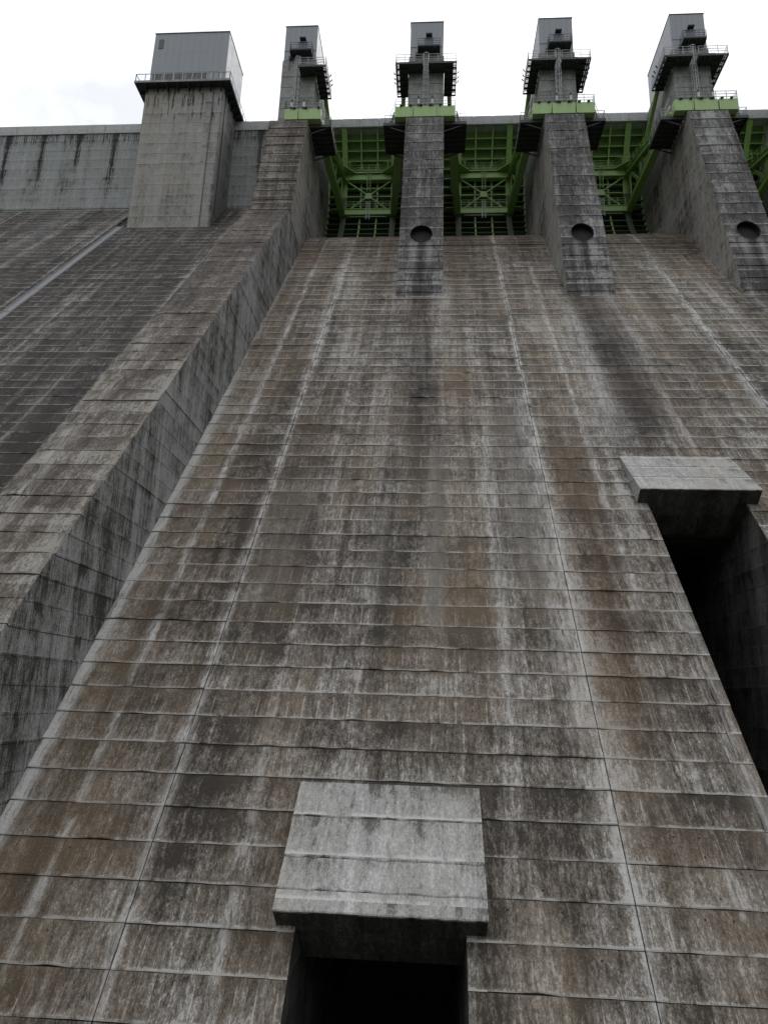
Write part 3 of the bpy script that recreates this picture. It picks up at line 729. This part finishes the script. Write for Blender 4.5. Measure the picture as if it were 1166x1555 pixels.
    plan = [(-3.25, y0-2.0), (-1.75, y0-.62), (1.75, y0-.62), (3.25, y0-2.0), (3.25, y0+.3), (-3.25, y0+.3)]
    mb = MB(); n = 6; vs = [(x, y, cz) for x, y in plan]+[(x, y, cz+.14) for x, y in plan]
    mb.add(vs, [(i, (i+1) % n, n+(i+1) % n, n+i) for i in range(n)]+[tuple(range(n-1,-1,-1)), tuple(range(n,2*n))]); mb.build('upper_walkway', 'green', t)
    mb = MB(); rail(mb, [(x, y, cz+.14) for x, y in plan[:4]], 1.05, .95, .026); mb.build('handrail', 'green', t)
    # X bracing between the two girders
    c_ = (pl+pr+ul+ur)/4
    for q in (pl+Vector((.7,0,.45)), pr+Vector((-.7,0,.45)), ul+Vector((.3,0,-.3)), ur+Vector((-.3,0,-.3))):
        mb = MB(); mb.bar(q, c_, .1, .3, (0,1,0)); mb.build('cross_brace', 'greenlit', t)
    mb = MB(); mb.box(c_-Vector((.42,.12,.42)), c_+Vector((.42,.12,.42))); mb.build('brace_plate', 'greenlit', t)
    for (a, b, m_) in ((pl.lerp(pr,.5)+Vector((0,-.45,-1.2)), pl.lerp(pr,.5)+Vector((0,-.45,1.6)), 'rail'), (c_+Vector((0,-.35,.4)), Vector((0, y0-.75, cz+.3)), 'green')):
        mb = MB(); s_ = Vector((.22,0,0)); mb.bar(a-s_, b-s_, .06); mb.bar(a+s_, b+s_, .06)
        L = (b-a).length; k = int(L/.3)
        for i in range(1, k): mb.bar((a-s_).lerp(b-s_, i/k), (a+s_).lerp(b+s_, i/k), .035)
        mb.build('ladder', m_, t)
    mb = MB(); mb.bar(pl+Vector((.9,-.42,-.75)), pr+Vector((-.9,-.42,-.75)), .04); mb.build('cable', 'rail', t)
    return t
g0 = make_gate()
glab = ['green sluice gate beside the training wall, leftmost of the four', 'green sluice gate between the two central piers',
        'green sluice gate half hidden behind the third pier', 'green sluice gate cut off by the right picture edge']
for i, bx in enumerate((-7.5, 7.5, 22.5, 37.5)):
    g = g0 if i == 0 else copy_tree(g0)
    g.location = (bx, GO.y, GO.z); g['label'] = glab[i]

# ---------------------------------------------------------------- hoist houses, platforms, ladders, beams on the piers
HZ0, HZ1 = 72.87, 77.95
def make_house():
    t = thing('hoist_house', '', 'hoist house', (0, YS, HZ0), 'hoist houses on the piers')
    w, y1 = 1.93, 46.8-YS; h = HZ1-HZ0
    # clad walls as upright sheets
    mb = MB(); mb.box((-w+.05, .06, 0), (w-.05, y1-.06, h-.05)); mb.build('inner_wall', 'clad', t)
    n = 6
    for i in range(n):
        a, b = -w+2*w*i/n, -w+2*w*(i+1)/n
        for z0, z1 in ((.02, 1.33), (1.36, h-.06)):
            mb = MB(); mb.box((a+.008, random.uniform(-.006, .006), z0), (b-.008, .08, z1)); mb.build('front_sheet', 'clad', t)
    m = 10
    for s in (-1, 1):
        for i in range(m):
            a, b = .09+(y1-.09)*i/m, .09+(y1-.09)*(i+1)/m
            mb = MB(); q = s*(w+random.uniform(-.005, .005)); mb.box((min(q, q-s*.08), a+.006, .02), (max(q, q-s*.08), b-.006, h-.06)); mb.build('side_sheet', 'clad', t)
    mb = MB(); mb.box((-w-.05, -.05, h-.07), (w+.05, y1+.05, h+.03)); mb.build('roof_trim', 'trim', t)
    mb = MB(); mb.box((-w-.02, -.03, 1.32), (w+.02, .02, 1.37)); mb.build('seam_band', 'trim', t)
    d_ = MB(); d_.box((-.28, -.05, .55), (.78, .0, 2.55)); dd = d_.build('door', 'door', t)
    mb = MB(); mb.box((-.33, -.06, 2.55), (.83, .0, 2.62)); mb.box((.72, -.09, 1.5), (.76, -.05, 1.64)); mb.build('door_trim', 'trim', dd)
    mb = MB(); mb.box((-.1, -.5, 2.82), (.62, .0, 2.94)); mb.build('canopy', 'trim', t)
    # balcony in front of the door
    mb = MB(); mb.box((-1.02, -1.05, .36), (1.57, -.02, .46)); mb.box((-1.02, -1.07, .42), (1.57, -1.0, .56))
    for x in (-1.0, -.36, .28, .92, 1.52): mb.box((x-.03, -1.0, .2), (x+.03, -.02, .36))
    b_ = mb.build('balcony', 'steel', t)
    mb = MB(); rail(mb, [(-1.0, -.05, .46), (-1.0, -1.03, .46), (1.55, -1.03, .46), (1.55, -.05, .46)], 1.05, .9, .022); mb.build('balcony_railing', 'rail_dark', b_)
    mb = MB(); mb.box((-1.25, -.35, -.05), (-.9, -.02, .3)); mb.bar((-1.1, -.2, 0), (-1.15, -.15, -1.6), .05); mb.build('duct', 'steel', t)
    return t
h0 = make_house()
def make_ladder():
    t = thing('cage_ladder', '', 'ladder', (0, YS-.3, 62), 'caged ladders')
    mb = MB(); a, b = .0, 11.3; xc = -.03
    for s in (-.22, .22): mb.bar((xc+s, 0, a), (xc+s, 0, b), .075)
    k = 38
    for i in range(k): mb.bar((xc-.22, 0, a+.2+i*.295), (xc+.22, 0, a+.2+i*.295), .03)
    mb.build('ladder_rails', 'rail', t)
    mb = MB()
    z = 2.3; hoops = []
    while z < 11.3:
        pts = [(xc+.34*math.cos(q), -.32+-.36*math.sin(q), z) for q in [math.pi*i/6 for i in range(7)]]
        pts = [(xc+.34, 0, z)]+pts+[(xc-.34, 0, z)]
        for p, q in zip(pts, pts[1:]): mb.bar(p, q, .06)
        z += .9
    for q in (0, math.pi/4, math.pi/2, 3*math.pi/4, math.pi):
        mb.bar((xc+.34*math.cos(q), -.32-.36*math.sin(q), 2.3), (xc+.34*math.cos(q), -.32-.36*math.sin(q), 10.4), .04)
    mb.build('safety_cage', 'rail', t)
    return t
l0 = make_ladder()
def make_upper_platform(sides):
    t = thing('service_platform', '', 'platform', (0, YS, 70.36), 'platforms round the hoist shafts')
    def grate(x0, x1, y0, y1):
        mb = MB(); n = max(2, int((x1-x0)/.085))
        for i in range(n+1): q = x0+(x1-x0)*i/n; mb.box((q-.034, y0, .06), (q+.034, y1, .11))
        m = max(2, int((y1-y0)/.5))
        for i in range(m+1): q = y0+(y1-y0)*i/m; mb.box((x0, q-.025, .055), (x1, q+.025, .1))
        return mb.build('grating', 'steel', t)
    fx = [(-2.08, -.36), (.28, 2.08)] if len(sides) == 2 else [(.3, 2.08)]
    for a, b in fx:
        mb = MB(); mb.box((a, -1.53, .02), (b, -.02, .12)); mb.build('floor_plate', 'steel', t)
        mb = MB()
        for i in range(4): q = a+.05+(b-a-.1)*i/3; mb.box((q-.03, -1.5, -.16), (q+.03, -.02, .02))
        mb.box((a, -1.56, -.16), (b, -1.5, .14)); mb.build('joists', 'steel', t)
    for s in sides:
        x0, x1 = sorted((s*2.08, s*3.08)); mb = MB(); mb.box((x0, -1.53, .02), (x1, 3.1, .12)); mb.build('floor_plate', 'steel', t)
        x0, x1 = sorted((s*3.1, s*3.42)); grate(x0, x1, -1.5, 2.9)
        x0, x1 = sorted((s*2.08, s*3.47)); mb = MB()
        for y in (-1.53, -.75, .05, .85, 1.65, 2.4, 3.1): mb.box((x0, y-.04, -.18), (x1, y+.04, .04))
        xe = s*3.47; mb.box((xe-.04, -1.56, -.18), (xe+.04, 3.14, .14)); xe = s*2.76; mb.box((xe-.03, -1.5, -.12), (xe+.03, 3.1, .03)); mb.build('joists', 'steel', t)
    mb = MB()
    if len(sides) == 2:
        rail(mb, [(-.36, -1.5, .12), (-3.44, -1.5, .12), (-3.44, 3.1, .12)], 1.08, 1.1, .022); rail(mb, [(.28, -1.5, .12), (3.44, -1.5, .12), (3.44, 3.1, .12)], 1.08, 1.1, .022)
    else: rail(mb, [(.3, -1.5, .12), (3.44, -1.5, .12), (3.44, 3.1, .12)], 1.08, 1.1, .022)
    mb.build('railing', 'rail', t)
    for s in sides:
        for yy in (.6, 1.3, 1.9):
            mb = MB(); mb.bar((s*3.5, yy, .5), (s*3.7, yy-.1, .6), .05); mb.bar((s*3.66, yy-.12, .5), (s*3.78, yy-.1, .74), .15, .1); mb.build('floodlight', 'black', t)
    return t
u0 = make_upper_platform((-1, 1)); u1 = make_upper_platform((1,))
def make_lower_platform(sides):
    t = thing('trunnion_platform', '', 'platform', (0, 36.5, 61.55), 'dark platforms at the pier heads')
    for s in sides:
        a, b = sorted((s*2.1, s*4.55)); mb = MB(); mb.box((a, 0, 0), (b, 4.3, .1)); mb.build('floor_plate', 'steel', t)
        mb = MB()
        for i in range(7): q = .05+4.2*i/6; mb.box((a, q-.05, -.2), (b, q+.05, 0))
        for xx in (s*2.9, s*3.7): mb.box((xx-.04, 0, -.12), (xx+.04, 4.25, 0))
        mb.box((a, -.06, -.22), (b, 0.02, .14)); xe = s*4.55; mb.box((xe-.05, -.06, -.22), (xe+.05, 4.35, .14)); mb.build('joists', 'steel', t)
        for yy in (.15, 4.1): mb = MB(); mb.bar((s*2.1, yy, -1.0), (s*4.2, yy, -.2), .1); mb.build('bracket', 'steel', t)
        mb = MB(); rail(mb, [(s*2.15, .02, .1), (s*4.5, .02, .1), (s*4.5, 4.25, .1)], 1.1, 1.0, .024); mb.build('railing', 'rail', t)
    return t
w0 = make_lower_platform((-1, 1)); w1 = make_lower_platform((1,))
def make_beam(x0, x1):
    t = thing('trunnion_beam', '', 'beam', (0, 35.7, 61.75), 'pale green beams across the pier heads')
    secs = [(x0, -1.32), (-1.24, 1.24), (1.32, x1)] if x0 < -2 else [(x0, .9), (.96, x1)]
    for a, b in secs:
        mb = MB(); mb.box((a+.01, 0, 0), (b-.01, 1.0, 1.38)); mb.build('box_section', 'greenlit', t)
    mb = MB(); mb.box((max(x0, -2.0), .1, -.28), (min(x1, 2.0), .9, 0)); mb.build('base_plate', 'trim', t)
    for q in ([-1.28, 1.28] if x0 < -2 else [.93]):
        mb = MB(); mb.box((q-.2 if q < 0 else q+.06, -.05, .0), (q-.06 if q < 0 else q+.2, .02, 1.4)); mb.build('splice_plate', 'greenlit', t)
    mb = MB(); rail(mb, [(x0+.03, 1.5, 1.38), (x0+.03, .08, 1.38), (x1-.03, .08, 1.38), (x1-.03, 1.5, 1.38)], 1.08, 1.05, .022); mb.build('railing', 'rail_dark', t)
    for q in ([-.72, .78] if x0 < -2 else [.15, 1.5]):
        mb = MB(); mb.box((q-.11, -.1, 1.38), (q+.11, .1, 2.25)); pst = mb.build('lamp_post', 'whitep', t)
        mb = MB(); mb.tube((q, 0, 2.26), (q, 0, 2.46), .13, 10); mb.tube((q, 0, 2.5), (q, 0, 2.62), .11, 10); mb.tube((q, 0, 1.4), (q, 0, 1.58), .16, 10); mb.build('lamp_head', 'black', pst)
    for q in ([-2.65, -1.6, -.45, .55, 1.65, 2.65] if x0 < -2 else [.5, 1.8, 3.2]):
        mb = MB(); mb.tube((q-.14, -.08, 1.42), (q+.16, -.08, 1.46), .1, 8); mb.build('floodlight', 'black', t)
    # stair down to the lower platform
    for s in ((-1, 1) if x0 < -2 else (1,)):
        xe = x1 if s > 0 else x0; mb = MB()
        mb.bar((xe+s*.12, .9, 1.5), (xe+s*.62, 1.2, -.1), .06, .18); mb.bar((xe+s*.12, 1.5, 1.5), (xe+s*.62, 1.8, .05), .06, .18)
        for i in range(6): f = i/6+.08; mb.box((xe+s*(.12+.5*f)-.06, .95, 1.5-1.45*f), (xe+s*(.12+.5*f)+.06, 1.7, 1.53-1.45*f))
        mb.bar((xe+s*.14, .9, 2.5), (xe+s*.62, 1.2, 1.1), .04); mb.bar((xe+s*.62, 1.2, .1), (xe+s*.62, 1.2, 1.1), .04); mb.build('stair', 'rail', t)
    return t
b0 = make_beam(-3.33, 3.33); b1 = make_beam(-.6, 3.5)
on = ['the leftmost pier above the training wall', 'the second pier from the left', 'the third pier from the left', 'the fourth pier from the left', 'the pier at the right picture edge']
for i in range(5):
    for src, base, y, z in ((h0, 'grey metal hoist house on top of ', YS, HZ0), (l0, 'grey caged ladder climbing the shaft of ', YS-.3, 62)):
        if i == 4 and src is l0: continue
        o = src if i == 0 else copy_tree(src)
        o.location = (PX[i], y, z); o['label'] = base+on[i]
    for two, one, base, y, z in ((u0, u1, 'dark steel platform with railing round the shaft of ', YS, 70.36), (w0, w1, 'dark underside platform beside the pale green beam on ', 36.5, 61.55), (b0, b1, 'pale green steel beam across the head of ', 35.7, 61.75)):
        o = one if i == 0 else (two if i == 1 else copy_tree(two))
        o.location = (PX[i], y, z); o['label'] = base+on[i]

# ---------------------------------------------------------------- elevator tower at the left
TX0, TX1, TYF = -35.42, -25.32, 42.5
et = thing('elevator_tower', 'square pale concrete tower with grey metal penthouse, left of the spillway', 'tower', (-30.4, TYF, 53.1))
OX, OY, OZ = 30.4, -TYF, -53.1
zs = [51.7+1.5*i for i in range(15)]+[74.2]
for a, b in zip(zs, zs[1:]):
    mb = MB(); e = random.uniform(-.01, .01); y1 = 50.5
    x0, x1 = TX0-e+OX, TX1+e+OX; z0, z1 = a+.014+OZ, b-.014+OZ; yf, yb = e, y1+OY; c = .18
    pl = [(x0, yf+c), (x0+c, yf), (x1-c, yf), (x1, yf+c), (x1, yb), (x0, yb)]; n = 6
    vs = [(x, y, z0) for x, y in pl]+[(x, y, z1) for x, y in pl]
    mb.add(vs, [(0,1,7,6),(1,2,8,7),(2,3,9,8)], 0); mb.add(vs, [(3,4,10,9),(5,0,6,11),(4,5,11,10),(5,4,3,2,1,0),(6,7,8,9,10,11)], 1)
    mb.build('tower_lift', ['tower', 'towerside'], et)
mb = MB(); mb.box((TX0+.08+OX, .08, -3), (TX1-.08+OX, 7.9, 21)); mb.build('tower_core', 'backing', et)
# inset strip of blind openings on the front
for i in range(5):
    mb = MB(); z = 62.4+i*2.2+OZ; mb.box((-27.35+OX, -.035, z), (-26.75+OX, .03, z+1.45)); mb.build('blind_panel', 'clean', et)
mb = MB(); mb.bar((-26.55+OX, -.06, -.5), (-26.55+OX, -.06, 20.4), .08); mb.build('conduit', 'trim', et)
mb = MB(); mb.bar((TX1+.06+OX, 1.0, 2.5), (TX1+.06+OX, 1.0, 20.6), .1); mb.build('drain_pipe', 'trim', et)
# balcony
bz = 73.5+OZ; bx0, bx1, bf, bb = TX0-1.0+OX, TX1+1.0+OX, -1.0, 7.9
mb = MB(); mb.box((bx0, bf, bz), (bx1, .3, bz+.16)); mb.box((bx0, .3, bz), (TX0+.3+OX, bb, bz+.16)); mb.box((TX1-.3+OX, .3, bz), (bx1, bb, bz+.16)); bal = mb.build('balcony', 'steel', et)
mb = MB(); mb.box((bx0-.05, bf-.06, bz-.06), (bx1+.05, bf, bz+.24)); mb.box((bx0-.06, bf, bz-.06), (bx0, bb, bz+.24)); mb.box((bx1, bf, bz-.06), (bx1+.06, bb, bz+.24)); mb.build('balcony_edge', 'clean', bal)
for i in range(8):
    x = TX0+.3+(TX1-TX0-.6)*i/7+OX
    mb = MB(); mb.prism([(bf+.05, bz-.01), (.0, bz-.01), (.0, bz-.75), (bf+.05, bz-.2)], x-.06, x+.06); mb.build('bracket', 'steel', et)
for i in range(6):
    for s in (-1, 1):
        y = .6+i*1.25; xa = (TX1 if s > 0 else TX0)+OX; xb = xa+s*.95
        mb = MB(); mb.add([(xa, y-.06, bz-.01), (xb, y-.06, bz-.01), (xb, y-.06, bz-.2), (xa, y-.06, bz-.75), (xa, y+.06, bz-.01), (xb, y+.06, bz-.01), (xb, y+.06, bz-.2), (xa, y+.06, bz-.75)], [(0,1,2,3),(7,6,5,4),(0,4,5,1),(1,5,6,2),(2,6,7,3),(3,7,4,0)]); mb.build('bracket', 'steel', et)
mb = MB(); rail(mb, [(bx0+.05, bb, bz+.16), (bx0+.05, bf+.05, bz+.16), (bx1-.05, bf+.05, bz+.16), (bx1-.05, bb, bz+.16)], 1.15, 1.25, .035, rails=(1., .1)); mb.build('balcony_railing', 'whitep', bal)
# penthouse
pz0, pz1 = 74.45+OZ, 82.35+OZ; px0, px1, py1 = -35.12+OX, -25.36+OX, 49.1+OY
mb = MB(); mb.box((px0+.06, .12, pz0), (px1-.06, py1-.06, pz1-.1)); ph = mb.build('penthouse', 'clad', et)
n = 11
for i in range(n):
    a, b = px0+(px1-px0)*i/n, px0+(px1-px0)*(i+1)/n
    for z0, z1 in ((pz0+1.75, pz0+4.6), (pz0+4.615, pz1-.08)):
        mb = MB(); mb.box((a+.006, .04+random.uniform(-.005, .005), z0), (b-.006, .13, z1)); mb.build('wall_sheet', 'clad', ph)
for i in range(8):
    a, b = .14+(py1-.14)*i/8, .14+(py1-.14)*(i+1)/8
    for s, X in ((1, px1), (-1, px0)):
        mb = MB(); q = X+random.uniform(-.004, .004); mb.box((min(q, q-s*.07), a+.006, pz0), (max(q, q-s*.07), b-.006, pz1-.08)); mb.build('wall_sheet', 'clad', ph)
mb = MB(); mb.box((px0-.06, -.03, pz1-.1), (px1+.06, py1+.06, pz1)); mb.build('roof_trim', 'trim', ph)
mb = MB(); mb.box((px0+.02, .03, pz0), (px1-.02, .1, pz0+.35)); mb.box((px0+.02, .03, pz0+1.5), (px1-.02, .1, pz0+1.74)); mb.build('wall_band', 'clad', ph)
for a, b in ((-34.75, -33.75), (-33.45, -32.25), (-31.9, -30.7), (-30.4, -29.2), (-29.0, -27.9), (-27.5, -26.3)):
    mb = MB(); mb.box((a+OX, .03, pz0+.35), (b+OX, .09, pz0+1.5)); wn = mb.build('window', 'glass' if a < -28 else 'clad', ph)
    mb = MB(); xm = (a+b)/2+OX; mb.box((xm-.035, .0, pz0+.35), (xm+.035, .06, pz0+1.5)); mb.box((a-.04+OX, .0, pz0+1.46), (b+.04+OX, .07, pz0+1.53)); mb.build('window_frame', 'trim', wn)
mb = MB(); mb.box((-34.45+OX, .0, 79.9+OZ), (-33.95+OX, .06, 81.25+OZ)); mb.build('window', 'glass', ph)
mb = MB(); mb.box((-34.52+OX, .01, 79.83+OZ), (-33.88+OX, .045, 81.32+OZ)); mb.build('window_frame', 'trim', ph)
for x in (-28.0, -27.3): mb = MB(); mb.tube((x+OX, .6, pz1), (x+OX, .6, pz1+.35), .12, 10); mb.tube((x+OX, .6, pz1+.3), (x+OX, .6, pz1+.42), .2, 10); mb.build('roof_vent', 'rail', ph)
